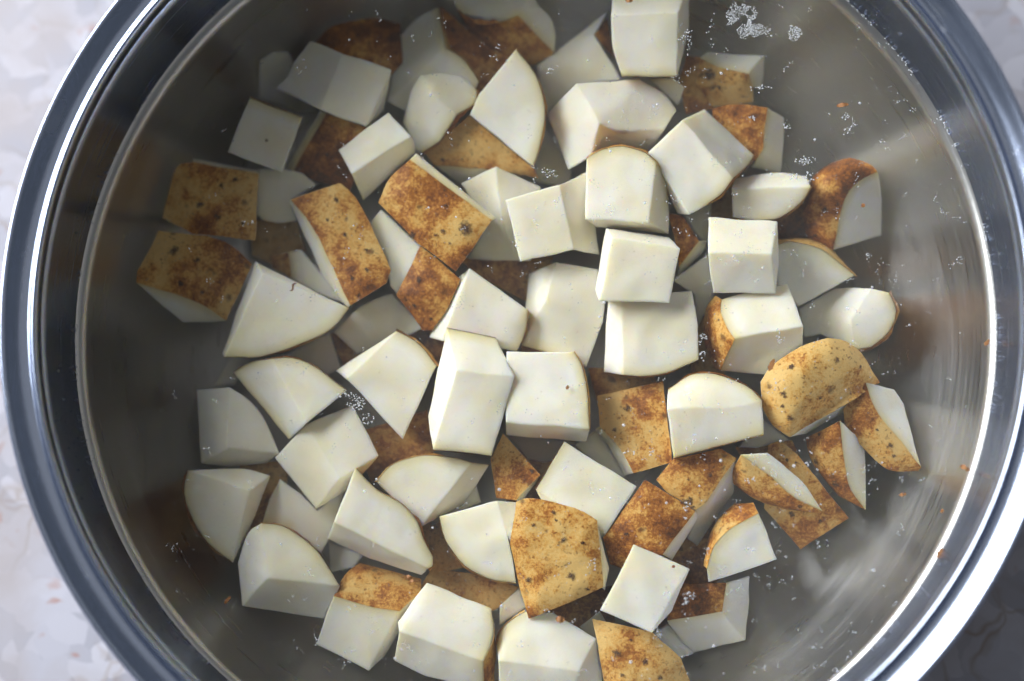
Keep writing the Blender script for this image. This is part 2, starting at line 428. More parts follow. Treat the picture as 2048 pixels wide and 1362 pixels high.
        bm.normal_update()
        look = [(v.co + base, v.normal.copy()) for v in bm.verts]
        for v in bm.verts: v.co += wob(v.co + base)
        left = set(bm.faces)
        while left:                                     # each separate patch of skin is its own part
            st = [left.pop()]; isl = [st[0]]
            while st:
                for e in st.pop().edges:
                    for g in e.link_faces:
                        if g in left: left.discard(g); st.append(g); isl.append(g)
            vi = {}; co_ = []
            for g in isl:
                for v in g.verts:
                    if v not in vi: vi[v] = len(co_); co_.append(v.co.copy())
            sm = bpy.data.meshes.new('skin'); sm.from_pydata(co_, [], [[vi[v] for v in g.verts] for g in isl])
            put('skin', sm, M['skin'], root, smooth=True)
        bm.free()
        for ex, ey, er in eyes:
            d = ray(ex, ey)
            P, N = min(look, key=lambda c: ((c[0] - CAM).normalized() - d).length)
            P = CAM + d * ((P - CAM).dot(d))
            if N.dot(d) > 0: N = -N
            q = N.to_track_quat('Z', 'Y'); eb = bmesh.new(); rr = er * 0.00019
            cl = eb.verts.layers.float.new('core'); c0 = eb.verts.new(P + N * 0.0004 - base); c0[cl] = 1.0; ringv = []; mid = []
            for k in range(14):
                a = 2 * math.pi * k / 14; j = rr * (1 + 0.75 * noise.noise((ex * 0.37 + math.cos(a) * 1.3, ey * 0.37 + math.sin(a) * 1.3, er)))
                mid.append(eb.verts.new(P + q @ Vector((math.cos(a) * j * 0.6, math.sin(a) * j * 0.6, 0.00035)) - base)); mid[-1][cl] = 0.5
                ringv.append(eb.verts.new(P + q @ Vector((math.cos(a) * j, math.sin(a) * j, 0.0002)) - base))
            for k in range(14):
                k2 = (k + 1) % 14
                eb.faces.new([c0, mid[k], mid[k2]]); eb.faces.new([mid[k], ringv[k], ringv[k2], mid[k2]])
            put('eye', bm_mesh(eb, 'eye'), M['eye'], root, smooth=True)
    tag(root, label, 'potato chunk', GROUP)
    return root

# ---- upper left
K('roof-shaped white chunk whose ridge splits a grey and a cream face, at upper left', 'a621,81,40 b685,107,47 c784,139,44 d732,254,42 e641,220,46 f550,176,37 g768,222,30', F='abef bcde cgd', C={'af': '590,122 577,152'})
K('dim pinkish chunk end sunk low behind the roof-shaped chunk at upper left', 'a520,120,16 b576,104,17 c600,150,17 d640,228,14 e600,228,13 f517,197,14', F='abcdef', C={'ab': '545,106'})
K('small flat cream square with three brown specks, left of the roof-shaped chunk', 'a500,195,46 b605,236,45 c564,345,42 d455,305,43', F='abcd', E='ab', t=18)
K('dark brown skin chunk with a thin cream edge below the roof-shaped chunk', 'a652,226,36 b740,258,36 c700,385,30 d585,345,32 e640,220,35 f572,336,28', S='abcd', F='eadf', eyes=[(655,310,5)])
K('shadowy russet skin chunk behind the roof-shaped chunk at the top edge', 'a636,78,24 b700,42,24 c802,48,26 d806,125,30 e784,150,30 f680,130,30 g622,90,26', S='abcdefg', C={'ab': '662,54', 'bc': '750,36'}, eyes=[(716,72,6)])
K('pale cube with a rounded ridge standing over brown skin, right of the roof-shaped chunk', 'a777,225,46 b822,273,48 c703,348,47 d677,300,43 e831,304,40 f727,400,33', F='abcd befc', C={'be': '829,287'})
K('big dim cream wedge with a yellowish curved rim left of the dark skin at top', 'a876,15,28 b893,97,36 c775,203,33 d800,73,24 e957,162,33 f945,200,31 g840,235,30', F='abcd begfc'.replace('begfc', 'befgc'), E='ab be', C={'be': '930,122', 'ad': '838,34'}, lip=1.6)
K('dark brown skin slab in the hollow right of the yellow-rimmed wedge', 'a880,12,25 b930,55,22 c1000,112,20 d1030,100,18 e965,165,18 f950,140,21 g895,96,26', S='abcdefg', eyes=[(905,60,8)])
K('cream chunk cut by the top edge with brown skin hanging below its scalloped side', 'a905,-8,32 b913,15,32 c1035,30,33 d1108,106,25 e1112,70,26 f1080,12,31 g1062,-12,32 h1066,131,18 i1000,118,18 j945,72,20', F='abcg cdefg', S='bcdhij', C={'bc': '955,46 1000,44', 'ef': '1102,35'}, eyes=[(1018,62,5), (975,75,6)])
K('flat white quarter-round wedge with its curved brown edge facing right, upper middle', 'a1033,98,47 c1067,333,43 d940,230,43 e957,188,45', F='acde', E='ac', C={'ac': '1070,148 1089,212 1082,285'})
K('pale lumpy chunk with a wavy brown-edged lower right side, left of the quarter-round wedge', 'a840,152,40 b923,153,39 c953,180,38 d953,202,38 e914,229,42 f866,189,44 g879,282,38 h847,304,36 i831,300,35 j806,244,33 k822,184,37', F='abcdefk fegHhijk'.replace('H', ''), E='cd eg gh de', C={'eg': '900,252', 'de': '938,214', 'ab': '880,146'}, lip=1.8)
K('brown skin chunk showing below the wavy-edged chunk and the quarter-round wedge', 'a938,230,36 b1068,338,32 c1078,358,28 d990,336,30 e870,331,30 f850,306,31 g880,280,34 h920,368,20 i985,345,20', S='abcdefg', F='edih', eyes=[(885,318,6), (925,318,4)])
K('white chunk peaking like a tent behind the speckled golden-brown block', 'a992,332,42 b1080,374,36 c1062,522,28 d1036,521,30 e1003,440,39 f935,519,26 g975,450,32 h922,366,33', F='abcde aedfgh')
K('white cube with a yellowish right side just left of centre-top arc block', 'a1011,400,49 b1120,369,49 c1148,500,47 d1040,523,47 e1176,343,42 f1198,509,36', F='abcd befc')
K('large golden-brown skin block with a big dark eye, centre left', 'a820,320,49 b984,441,48 c912,543,46 d838,488,47 e757,405,46 f832,307,48 g992,436,47', S='abcde', F='fgba', C={'ea': '780,358'}, eyes=[(930,456,17), (892,412,5), (900,487,4), (872,470,4), (825,470,9), (885,462,6)])
K('white block with a gently arched brown-lined top edge, right of centre-top', 'a1174,318,51 b1312,325,52 c1299,446,51 d1170,438,50 e1337,395,40 f1337,467,38 g1192,453,40', F='abcd befc dcfg', E='ab be', C={'ab': '1203,300 1246,293 1290,306', 'be': '1329,355'}, lip=1.1)
K('long white block with a central crease, left of the tilted cube at upper right', 'a1152,167,43 b1279,160,41 c1352,220,37 d1330,258,39 e1240,268,44 f1199,246,47 g1182,312,40 h1138,338,37 i1094,229,37 j1298,306,24 k1205,306,26', F='abcdef afghi fedjkg', C={'bc': '1325,186'})
K('dim cream block sunk behind the white block at the top edge', 'a1217,22,24 b1188,70,31 c1226,128,29 d1242,160,28 e1150,172,26 f1092,232,20 g1080,170,22 h1073,132,22 i1112,104,24 j1214,36,23 k1228,118,24', F='abcdefghi', S='jkb', bulge=0.3)
K('white block cut by the top edge, topmost of the bright chunks', 'a1222,32,50 b1357,24,50 c1353,154,46 d1245,152,46 e1227,-25,40 f1378,-25,42 g1378,60,38', F='abcd efba bfgc', E='dc', C={'ad': '1226,95'}, lip=0.6)
K('small white sliver wedge tucked under the topmost bright block', 'a1300,158,36 b1345,155,36 c1369,175,34 d1358,210,28 e1328,186,32', F='abcde', E='ab', t=12)
K('dim brown skin chunk in the gap below the topmost bright block', 'a1372,112,24 b1408,116,25 c1432,160,26 d1428,218,26 e1372,228,26 f1358,170,24', S='abcdef')
K('brown skin chunk with a black bruise and a pale triangular top, at upper right', 'a1400,115,34 b1415,104,31 c1527,112,28 d1497,147,34 e1441,135,35 f1525,178,18 g1506,175,24 h1508,205,26 i1426,213,27 j1391,164,30', F='abcde dcfg', S='aedghij', C={'ae': '1420,128'}, eyes=[(1418,150,16), (1432,178,14)])
K('orange-brown skin chunk with a pale right side, behind the tilted cube at upper right', 'a1424,217,36 b1535,215,37 c1526,296,35 d1510,322,33 e1440,290,32 f1567,236,27 g1567,290,24 h1561,347,20 i1503,334,28', S='abcde', F='bfghidc', C={'ab': '1467,208'})
K('bright tilted white cube with one grey side, at upper right', 'a1409,217,40 b1507,311,38 c1500,328,38 d1466,357,49 e1364,241,50 f1414,409,47 g1378,428,47 h1296,305,50 i1356,427,38 j1336,385,38', F='abcde edfgh hgij', E='bc cd df', C={'df': '1444,386'}, lip=1.0)
K('pale half-moon wedge with a dim top strip, right of the tilted cube', 'a1463,377,43 b1622,373,43 c1524,441,38 d1466,434,38 e1470,358,34 f1612,352,36', F='abcd efba', E='bc', C={'bc': '1600,406 1560,435', 'ef': '1545,346'})
K('orange-brown chunk, rounded skin on its left and grey cut face right, far right', 'a1756,344,36 b1668,500,33 c1653,497,30 d1609,400,28 e1659,326,30 f1764,400,24 g1761,470,20', S='abcde', F='afgb', C={'ab': '1718,362 1692,392 1677,444', 'cd': '1618,479 1606,438', 'de': '1628,352', 'ea': '1700,317 1738,328'}, bulge=4.0, eyes=[(1648,420,8), (1675,408,5), (1632,470,6)])
K('white cube with a horizontal crease stacked right of centre', 'a1417,435,47 b1554,443,46 c1545,508,53 d1416,506,53 e1551,587,46 f1426,585,46 g1558,528,42', F='abcd dcef bgec')
K('yellowish-rimmed white wedge pointing right, beside the creased cube', 'a1552,492,38 b1708,552,35 c1597,613,33 d1553,572,35 e1700,512,28', F='abcd', S='', E='ab', C={'ab': '1580,484 1640,497 1676,522'}, lip=2.2)
K('white wedge with a rounded brown right end, rightmost white piece in the middle row', 'a1598,617,26 b1668,577,28 c1742,577,36 d1778,586,37 e1742,694,34 f1712,700,33 g1640,668,28 h1607,676,26 i1700,640,37', F='abcigh cdefgi'.replace('cdefgi', 'cdefi').replace('abcigh', 'abcifgh'), E='de ef', C={'de': '1792,622 1778,664'}, lip=1.4)
K('small russet skin chunk peeping out right of the arched block', 'a1335,425,36 b1366,432,37 c1398,482,36 d1358,533,34 e1350,480,34 f1412,480,32 g1412,498,30 h1353,556,27', S='abcde', F='cfghd')
K('olive-shaded chunk corner between the tilted cube and the creased cube', 'a1367,428,28 b1424,395,29 c1420,500,28 d1398,480,28', F='abcd')
K('olive-shaded chunk left of the creased cube', 'a1345,562,33 b1418,506,32 c1428,588,31 d1420,604,30 e1394,655,26 f1388,588,30', F='abcdef')

# ---- centre
K('brightest white cube at the centre, showing a thin shaded top side', 'a1224,475,55 b1360,498,54 c1338,605,51 d1200,602,52 e1212,457,48 f1337,474,44 g1190,580,45', F='abcd efba eadg')
K('white block with a brown-edged curved bottom, under the central cube', 'a1216,595,42 b1242,592,47 c1246,749,45 d1208,744,38 e1384,582,46 f1397,650,46 g1397,720,45', F='abcd befgc', E='gc', C={'gc': '1368,732 1330,746 1290,752'})
K('cream block with a blurred dim left side, left of the central cube', 'a1113,523,40 b1194,538,39 c1210,605,38 d1206,645,38 e1173,735,35 f1100,704,37 g1044,690,36 h1092,600,42 i1058,548,28 j1040,706,30', F='abcdefgh ahgi', S='gfj', bulge=0.3)
K('white block with a brown line down its right side, left of the dim-sided cream block', 'a938,536,45 b1055,620,44 c1034,702,40 d985,695,42 e884,682,44 f914,556,38 g860,674,36', F='abcde aegf', E='bc', C={'bc': '1050,662'})
K('tall bright white block with a blue-white left edge, at the lower centre', 'a893,656,47 b991,676,46 c1029,753,51 d912,741,54 e984,911,49 f866,900,49 g857,832,45 h880,727,46', F='abcd dcef adfgh', E='ab fe', lip=0.8)
K('white block with one orange speck and a shaded lower side', 'a1013,704,49 b1147,704,49 c1179,858,50 d1011,845,50 e1173,884,39 f1011,870,39', F='abcd dcef', E='bc', C={'bc': '1166,738 1176,800'})
K('white block with a rounded top, resting against the spotted golden dome', 'a1337,778,43 b1523,800,48 c1334,818,51 d1527,868,47 e1347,916,47', F='abc cbde', E='ab ed', C={'ab': '1380,751 1416,747 1460,757 1500,777', 'cb': '1400,813 1470,815'}, lip=0.9)
K('russet skin chunk with a pale left strip, left of the round-topped white block', 'a1195,792,37 b1326,762,40 c1345,925,40 d1267,946,39 e1200,852,37 f1190,858,32 g1216,890,30 h1250,952,29', S='abcde', F='edhgf', C={'ed': '1240,896'}, eyes=[(1255,815,8), (1230,860,6)])
K('dim cream chunk beneath the pale-stripped russet chunk', 'a1148,890,29 b1194,858,30 c1252,955,29 d1200,940,28', F='abcd')
K('flat white square lying aslant below the orange-specked block', 'a1129,883,47 b1273,973,46 c1212,1068,44 d1070,978,45 e1206,1082,38 f1090,1012,38', F='abcd dcef', E='ad', lip=0.5)
K('dim pinkish chunk in the dark gap below the orange-specked block', 'a1012,866,24 b1152,884,24 c1095,955,21 d1058,922,22', F='abcd')
K('narrow golden skin chunk below the tall bright block', 'a1006,866,40 b1080,949,40 c1034,1000,38 d992,996,34 e982,918,36 f1070,968,34 g1042,1006,33', S='abcde', F='bfgc', eyes=[(1064,943,6)])
K('square golden skin chunk densely freckled with brown, bottom centre', 'a1032,1003,51 b1194,1042,51 c1207,1174,49 d1082,1229,47 e1058,1237,44 f1020,1088,49 g1219,1138,42 h1211,1181,42', S='abcdef', F='bghc', C={'ab': '1064,996 1150,1016', 'bc': '1203,1120', 'ef': '1038,1170'}, bulge=2.2, eyes=[(1107,1026,6), (1112,1041,5), (1125,1082,5), (1057,1159,7), (1144,1152,10), (1165,1086,5), (1127,1078,7), (1175,1178,6), (1067,1050,5)])
K('white quarter-round wedge tucked against the freckled square skin chunk', 'a880,1032,44 b994,1002,46 c1016,1070,46 d1033,1166,42 e1034,1004,42 f1024,1088,44', F='abcd befc', E='ad', C={'ad': '892,1080 930,1130 975,1157'})
K('small bright white cube near the bottom, right of the freckled skin chunk', 'a1267,1088,51 b1379,1137,50 c1305,1264,48 d1201,1222,49 e1345,1222,41', F='abcd bec')
K('square golden skin chunk with a thin pale side, above the small bright cube', 'a1290,958,46 b1390,1021,45 c1326,1110,44 d1250,1140,38 e1218,1128,36 f1207,1076,43 g1396,1034,38 h1345,1120,34', S='abcdef', F='bghc', eyes=[(1253,1068,6), (1368,1005,8), (1385,1015,6)])
K('mottled russet skin chunk sloping under the round-topped white block', 'a1312,958,40 b1347,918,42 c1440,898,42 d1472,917,42 e1412,1005,41 f1392,1020,40 g1335,985,40 h1466,985,28 i1395,1092,24 j1376,1078,28', S='abcdefg', F='dhijfe', eyes=[(1420,950,7), (1380,1000,9), (1376,958,4)])

# ---- right
K('big golden skin dome with dark spots, right of centre', 'a1520,764,45 b1655,676,47 c1761,766,36 d1708,780,41 e1579,874,42 f1523,814,43 g1690,824,32 h1611,868,32', S='abcdef', F='dghe', C={'ab': '1545,729 1602,694', 'bc': '1692,682 1722,706 1750,750', 'de': '1661,811 1620,838', 'ef': '1545,850'}, bulge=5.0, eyes=[(1583,734,9), (1569,789,8), (1579,835,9), (1673,720,8), (1640,795,6), (1565,812,5), (1720,735,5), (1630,735,4)])
K('white block with a brown skin left end, below the creased cube', 'a1444,598,44 b1575,567,43 c1607,653,49 d1470,676,50 e1605,692,40 f1540,750,36 g1442,741,38 h1430,737,34 i1407,642,36 j1432,590,40', F='abcd dcefg', S='adghij', C={'ad': '1442,625 1455,655', 'hi': '1412,690', 'ij': '1415,612'}, eyes=[(1438,640,4)])
K('small olive-shaded flesh corner below the round-topped white block', 'a1524,836,32 b1578,880,32 c1512,896,31 d1476,896,31', F='abcd', t=12)
K('dark brown skin strip under the olive flesh corner at right', 'a1470,895,27 b1530,888,28 c1585,880,28 d1600,912,28 e1540,912,27 f1480,912,26', S='abcdef', bulge=0.4)
K('wedge with russet skin and a pale top face pointing lower right, right side', 'a1481,909,46 b1535,907,47 c1645,1020,38 d1640,1026,36 e1573,1018,33 f1466,966,34 g1465,940,38', F='abcd'.replace('d', ''), S='acdefg', C={'bc': '1597,956', 'ac': '1544,955 1591,996', 'ef': '1514,999'}, bulge=2.5, eyes=[(1600,1012,6), (1560,1005,4)])
K('long flat orange-brown skin slab beneath the russet wedge, right side', 'a1535,890,33 b1560,880,34 c1596,910,36 d1697,1036,30 e1602,1098,26 f1530,1018,28', S='abcdef', eyes=[(1584,1028,10), (1640,1042,5), (1573,920,5), (1592,925,4)])
K('upright wedge with dark mottled skin left and a pale narrow face right', 'a1680,841,44 b1732,1020,30 c1676,990,28 d1612,876,32 e1711,870,36 f1729,902,30', S='abcd', F='aefb', C={'ab': '1690,930 1703,982', 'cd': '1638,944 1617,905', 'fb': '1732,960'}, bulge=3.0, eyes=[(1632,922,10), (1672,968,10), (1640,870,5)])
K('outermost wedge at right with orange skin and a long pale cut face', 'a1732,765,40 b1842,935,34 c1836,942,32 d1690,850,34 e1686,820,36 f1717,772,38 g1787,779,34 h1806,808,32', S='abcdef', F='aghb', C={'ab': '1743,803 1767,841 1803,883', 'cd': '1795,943 1764,932 1720,891'}, bulge=3.0, eyes=[(1780,892,8), (1788,911,5), (1754,860,4)])
K('white wedge under a curved russet skin band, lower right', 'a1517,1027,41 b1554,1118,38 c1417,1165,40 d1414,1138,42 e1508,1005,36 f1470,1008,34 g1418,1075,34 h1407,1132,36', F='abcd', S='adhgfe', C={'ad': '1467,1053 1430,1091', 'gf': '1438,1038'}, bulge=1.6)
K('chunk with a golden skin top and two white sides, bottom right', 'a1367,1168,34 b1453,1165,36 c1444,1224,36 d1333,1242,34 e1491,1279,28 f1384,1306,20 g1498,1152,26 h1498,1205,22', S='abcd', F='dcef bghec', E='')
K('small dim flesh corner under the golden-topped chunk at bottom right', 'a1303,1268,26 b1336,1246,26 c1388,1308,22 d1352,1318,22', F='abcd', t=10)

# ---- left
K('golden-brown skin block fading into shadow, leftmost of the middle row', 'a385,325,36 b518,347,40 c511,481,40 d384,467,38 e325,436,33 f342,365,33 g386,318,32 h520,341,35', S='abcdef', F='ghba', C={'fa': '358,332'}, eyes=[(443,372,7), (435,434,10), (486,447,5), (400,410,9), (472,360,8)])
K('shadowed russet skin chunk with a pale lower sliver, leftmost in the bowl', 'a316,462,36 b414,472,38 c505,528,38 d453,641,36 e272,566,38 f275,540,36 g303,491,36 h329,614,34 i367,644,32 j414,644,32', S='abcdefg', F='edjih', C={'ed': '338,585 397,606', 'bc': '462,490'}, eyes=[(350,500,12), (395,520,8), (361,568,7), (440,565,5), (320,525,10), (405,585,5)])
K('large white fan-shaped wedge with a curled brown fleck, left', 'a511,523,42 b525,546,47 c450,714,43 d444,706,37 e696,617,43', F='abcd aeb becHc'.replace('becHc', 'bec'), E='ec', C={'ec': '662,658 600,689 520,714'})
K('long speckled golden-brown skin block leaning right, left of centre', 'a582,398,41 b679,366,42 c782,541,42 d773,567,42 e700,612,42 f580,404,37 g600,450,34 h648,555,33 i695,616,36', S='abcde', F='aeihgf', C={'bc': '712,395 750,467', 'ae': '627,457 656,515'}, eyes=[(705,557,6), (732,500,5), (690,470,6), (735,540,7), (672,400,9), (655,440,5), (716,590,6)])
K('pale chunk end between two golden-brown skin blocks, left', 'a516,338,35 b562,337,36 c604,346,35 d632,368,33 e588,396,33 f594,441,30 g528,440,29 h514,428,30', F='abcdefgh', C={'fg': '560,445'})
K('dark brown chunk in the gap below the leftmost golden-brown block', 'a500,440,18 b595,442,18 c612,500,16 d575,545,15 e505,510,15', S='abcde')
K('thin pale sliver beside the long speckled skin block, left', 'a577,503,29 b603,500,30 c702,612,29 d640,588,27 e582,556,25 f540,512,24 g545,535,22', F='abcde', S='aegf', bulge=0.4, t=12)
K('dim cream upright chunk between two speckled skin blocks, centre left', 'a762,420,38 b842,493,38 c797,592,36 d780,572,37 e776,520,38 f738,448,36', F='abcdef')
K('small russet skin chunk below the block with the big dark eye', 'a841,492,43 b921,557,43 c897,612,42 d866,660,38 e846,660,37 f793,590,41', S='abcdef', bulge=1.6, eyes=[(830,612,6), (862,638,6), (838,560,8), (812,598,5)])
K('dim shaded chunk low beneath the small russet skin chunk', 'a667,664,28 b720,614,29 c786,588,30 d850,655,29 e822,668,28 f715,708,26', F='abcdef', C={'bc': '752,598'})
K('white square block with a reddish right edge, left of the tall bright block', 'a793,662,44 b874,732,44 c805,878,40 d694,757,42 e672,741,34', F='abcd ade', E='ab', C={'ab': '838,690'}, lip=1.3)
K('dim flesh triangle in the gap under the fan-shaped wedge', 'a572,707,25 b660,664,26 c682,736,24 d652,752,23 e600,728,24', F='abcde')
K('small dark skin patch in the gap right of the fan-shaped wedge', 'a658,668,20 b700,660,20 c730,712,20 d690,740,20', S='abcd')
K('white chunk with an arched brown rim and a slanting crease, lower left', 'a467,745,38 b544,718,44 c614,847,45 d577,879,36 e694,780,43', F='abcd bec', E='ab be ad', C={'ab': '504,724', 'be': '584,716 620,729 655,751'})
K('dim greyish chunk with a vertical crease, far lower left', 'a394,779,33 b458,773,38 c454,897,37 d402,926,28 e558,906,34 f535,926,27 g461,934,25', F='abcd bec dcefg', C={'be': '500,802 535,850'})
K('faint chunk corner in deep shadow above the greyish creased chunk', 'a428,772,20 b470,700,22 c502,716,22 d470,770,20', F='abcd', t=10)
K('cream block with a yellowish upper face, touching the arched-rim chunk, lower left', 'a611,849,40 b706,810,39 c758,911,39 d680,957,42 e632,1018,36 f550,915,36 g702,975,30', F='abcd adef dcge')
K('dim white wedge with a dark curved left edge, at the lower left wall', 'a376,941,38 b500,980,39 c466,1124,34 d447,936,33 e540,952,32 f512,1030,28', F='abc adeb befc', E='ac', C={'ac': '369,985 386,1042 418,1088', 'de': '495,938'}, lip=1.4)
K('dim flesh block behind two wedges, lower left', 'a560,958,29 b602,986,30 c636,1022,30 d692,960,28 e668,1062,27 f642,1104,26 g576,1056,28 h524,1048,28 i540,1000,28', F='abcdefghi', E='gh')
K('white three-sided wedge with an arched brown rim, lowest at left', 'a523,1047,40 b535,1157,44 c485,1212,34 d476,1126,34 e491,1079,36 f679,1171,39 g647,1237,31', F='abcde afb bfgc', E='af', C={'af': '564,1052 602,1075 640,1108', 'ea': '503,1060'})
K('long white wedge with a wavy brown edge and a shaded lower side, lower middle left', 'a711,936,48 b856,1138,44 c668,1043,48 d842,1150,36 e740,1118,35 f656,1076,37 g867,1115,43', F='agbc cbdef', E='ag gb', C={'ag': '755,980 799,1006 832,1041 846,1077', 'gb': '866,1132'}, lip=1.2)
K('white dome-topped wedge with an olive right side, lower middle', 'a752,962,42 b945,926,44 c842,1053,41 d978,930,38 e925,1010,30', F='abc bdec', E='ab bd', C={'ab': '790,926 850,911 900,915'}, lip=0.9)
K('olive-shaded flesh below the dome-topped wedge, lower middle', 'a950,962,31 b962,1004,31 c900,1030,30 d858,1056,26 e882,1015,28', F='abcde')
K('pale pinkish chunk corner under the long wavy-edged wedge', 'a658,1084,22 b727,1110,22 c705,1135,20 d662,1144,20', F='abcd', t=10)
K('chunk with dark russet skin on top and a cream front, bottom left', 'a667,1191,38 b799,1223,38 c738,1341,34 d632,1288,30 e720,1126,28 f842,1158,30 g843,1184,33 h770,1310,26', S='efgba'.replace('efgba', 'aefgb'), F='abcd bghc', C={'ab': '735,1213', 'ae': '690,1150'}, bulge=2.0)
K('big cream block with a rounded right corner, cut by the bottom edge', 'a853,1165,44 b982,1217,45 c967,1323,46 d797,1262,46 e795,1245,42 f790,1322,36 g850,1352,36 h968,1378,38 i992,1290,38 j986,1385,30', F='abcde dchgf', S='bijhc', C={'bc': '988,1272'}, bulge=0.6)
K('white chunk with a rounded left shoulder cut by the bottom edge', 'a1050,1223,43 b1108,1227,43 c1193,1277,42 d1158,1342,46 e996,1322,46 f994,1290,42 g1140,1400,40 h1000,1400,38 i1206,1375,34 j1155,1400,34', F='abcdef edgh cijd'.replace('cijd', 'cijgd'), E='fa', C={'fa': '1003,1262 1022,1240'})
K('pinkish-brown freckled skin chunk cut by the bottom edge', 'a1185,1236,41 b1305,1264,42 c1360,1316,40 d1380,1362,36 e1384,1410,34 f1214,1410,40 g1194,1280,42', S='abcdefg', bulge=2.0, eyes=[(1232,1305,10), (1290,1325,7), (1262,1280,4), (1320,1355,6), (1245,1350,5)])
K('dim flesh chunk left of the pinkish-brown skin chunk', 'a1158,1253,33 b1200,1222,34 c1212,1245,33 d1190,1290,32', F='abcd', t=10)
K('deep brown skin chunk in the gap below the long wavy-edged wedge', 'a862,1138,26 b950,1148,26 c1038,1172,26 d1002,1212,26 e985,1222,26 f860,1170,26 g838,1178,26', S='abcdefg')
K('dim flesh corner left of the freckled square skin chunk', 'a1000,1212,30 b1042,1172,32 c1052,1215,31 d1000,1250,28', F='abcd', t=10)
K('deep shadowed brown chunk below the white quarter-round wedge', 'a838,1052,26 b890,1040,26 c935,1135,26 d870,1148,26', S='abcd')
K('deep dark brown chunk in the gap left of the tall bright block', 'a700,870,24 b855,820,24 c870,920,23 d800,950,23 e742,965,23', S='abcde')
K('deep dark brown chunk in the gap above the brown-lined white block', 'a915,515,22 b1105,515,22 c1065,610,21 d950,550,21', S='abcd')
K('dim flesh chunk deep in the gap right of the quarter-round wedge', 'a1086,250,20 b1142,338,20 c1140,380,20 d1062,362,18', F='abcd', t=12)
K('deep dark chunk in the gap between the central blocks and the golden-skinned end', 'a1385,640,23 b1440,600,23 c1450,760,22 d1380,770,22', S='abcd')
K('deep dark chunk in the gap under the curved-bottom white block', 'a1175,735,25 b1300,740,25 c1330,790,25 d1200,830,24', S='abcd')
K('deep shadowed chunk under the small bright cube and the golden square chunk', 'a1330,1100,21 b1430,1040,21 c1440,1160,21 d1340,1210,21', S='abcd')
K('deep dark chunk in the gap between half-moon wedge and orange-brown chunk', 'a1540,420,21 b1640,400,21 c1630,500,21 d1545,500,21', S='abcd')
K('deep brown chunk in the hollow below the scalloped chunk at top', 'a930,90,20 b1060,110,20 c1010,220,20 d920,220,20', S='abcd')
K('deep dark chunk between the flat aslant square and the narrow golden chunk', 'a1030,900,21 b1150,880,21 c1120,1000,21 d1010,1010,21', S='abcd')
K('deep shadowed chunk beneath the freckled square skin chunk and the small bright cube', 'a1080,1200,22 b1230,1170,22 c1230,1290,22 d1100,1270,22', S='abcd')
K('deep dark chunk behind the small russet chunk and the brown-lined block', 'a790,640,21 b900,620,21 c890,740,21 d800,700,21', S='abcd')
K('deep brown chunk in the gap right of the tilted cube', 'a1425,370,22 b1480,330,22 c1490,450,22 d1400,450,22', S='abcd')
K('deep shadowed chunk in the gap beside the dim flesh block, lower left', 'a480,930,21 b580,920,21 c560,1080,21 d470,1080,21', S='abcd')

# ---------------------------------------------------------------- loose flecks of skin
def fleck(label, x, y, h, lx, ly, rot, mat='fleck', curl=0.0):
    P = at(x, y, h); bm = bmesh.new(); s = 0.00014; top = []; bot = []
    n = 9
    for k in range(n):
        u = k / (n - 1) * 2 - 1
        wv = math.sqrt(max(0.05, 1 - u * u)) * (1 + 0.8 * noise.noise((x * 0.7 + u * 3, y * 0.7, 1)))
        cx = u * lx * s; cyy = curl * s * math.sin(u * 3.0)
        for lst, sg in ((top, 1), (bot, -1)):
            yy = cyy + sg * wv * ly * s
            lst.append([bm.verts.new((cx, yy, z + 0.0002 * math.sin(u * 4 + x))) for z in (0.0, 0.00016)])
    for k in range(n - 1):
        a, b, c, d = top[k], top[k + 1], bot[k + 1], bot[k]
        bm.faces.new([a[1], d[1], c[1], b[1]]); bm.faces.new([a[0], b[0], c[0], d[0]])
        bm.faces.new([a[0], a[1], b[1], b[0]]); bm.faces.new([d[0], c[0], c[1], d[1]])
    bm.faces.new([top[0][0], bot[0][0], bot[0][1], top[0][1]]); bm.faces.new([top[-1][1], bot[-1][1], bot[-1][0], top[-1][0]])
    bmesh.ops.recalc_face_normals(bm, faces=bm.faces)
    o = put('skin_fleck', bm_mesh(bm, 'skin_fleck'), M[mat], loc=P); o.rotation_euler = (0, 0, math.radians(rot))
    tag(o, label, 'skin fleck', 'loose flecks of potato skin')
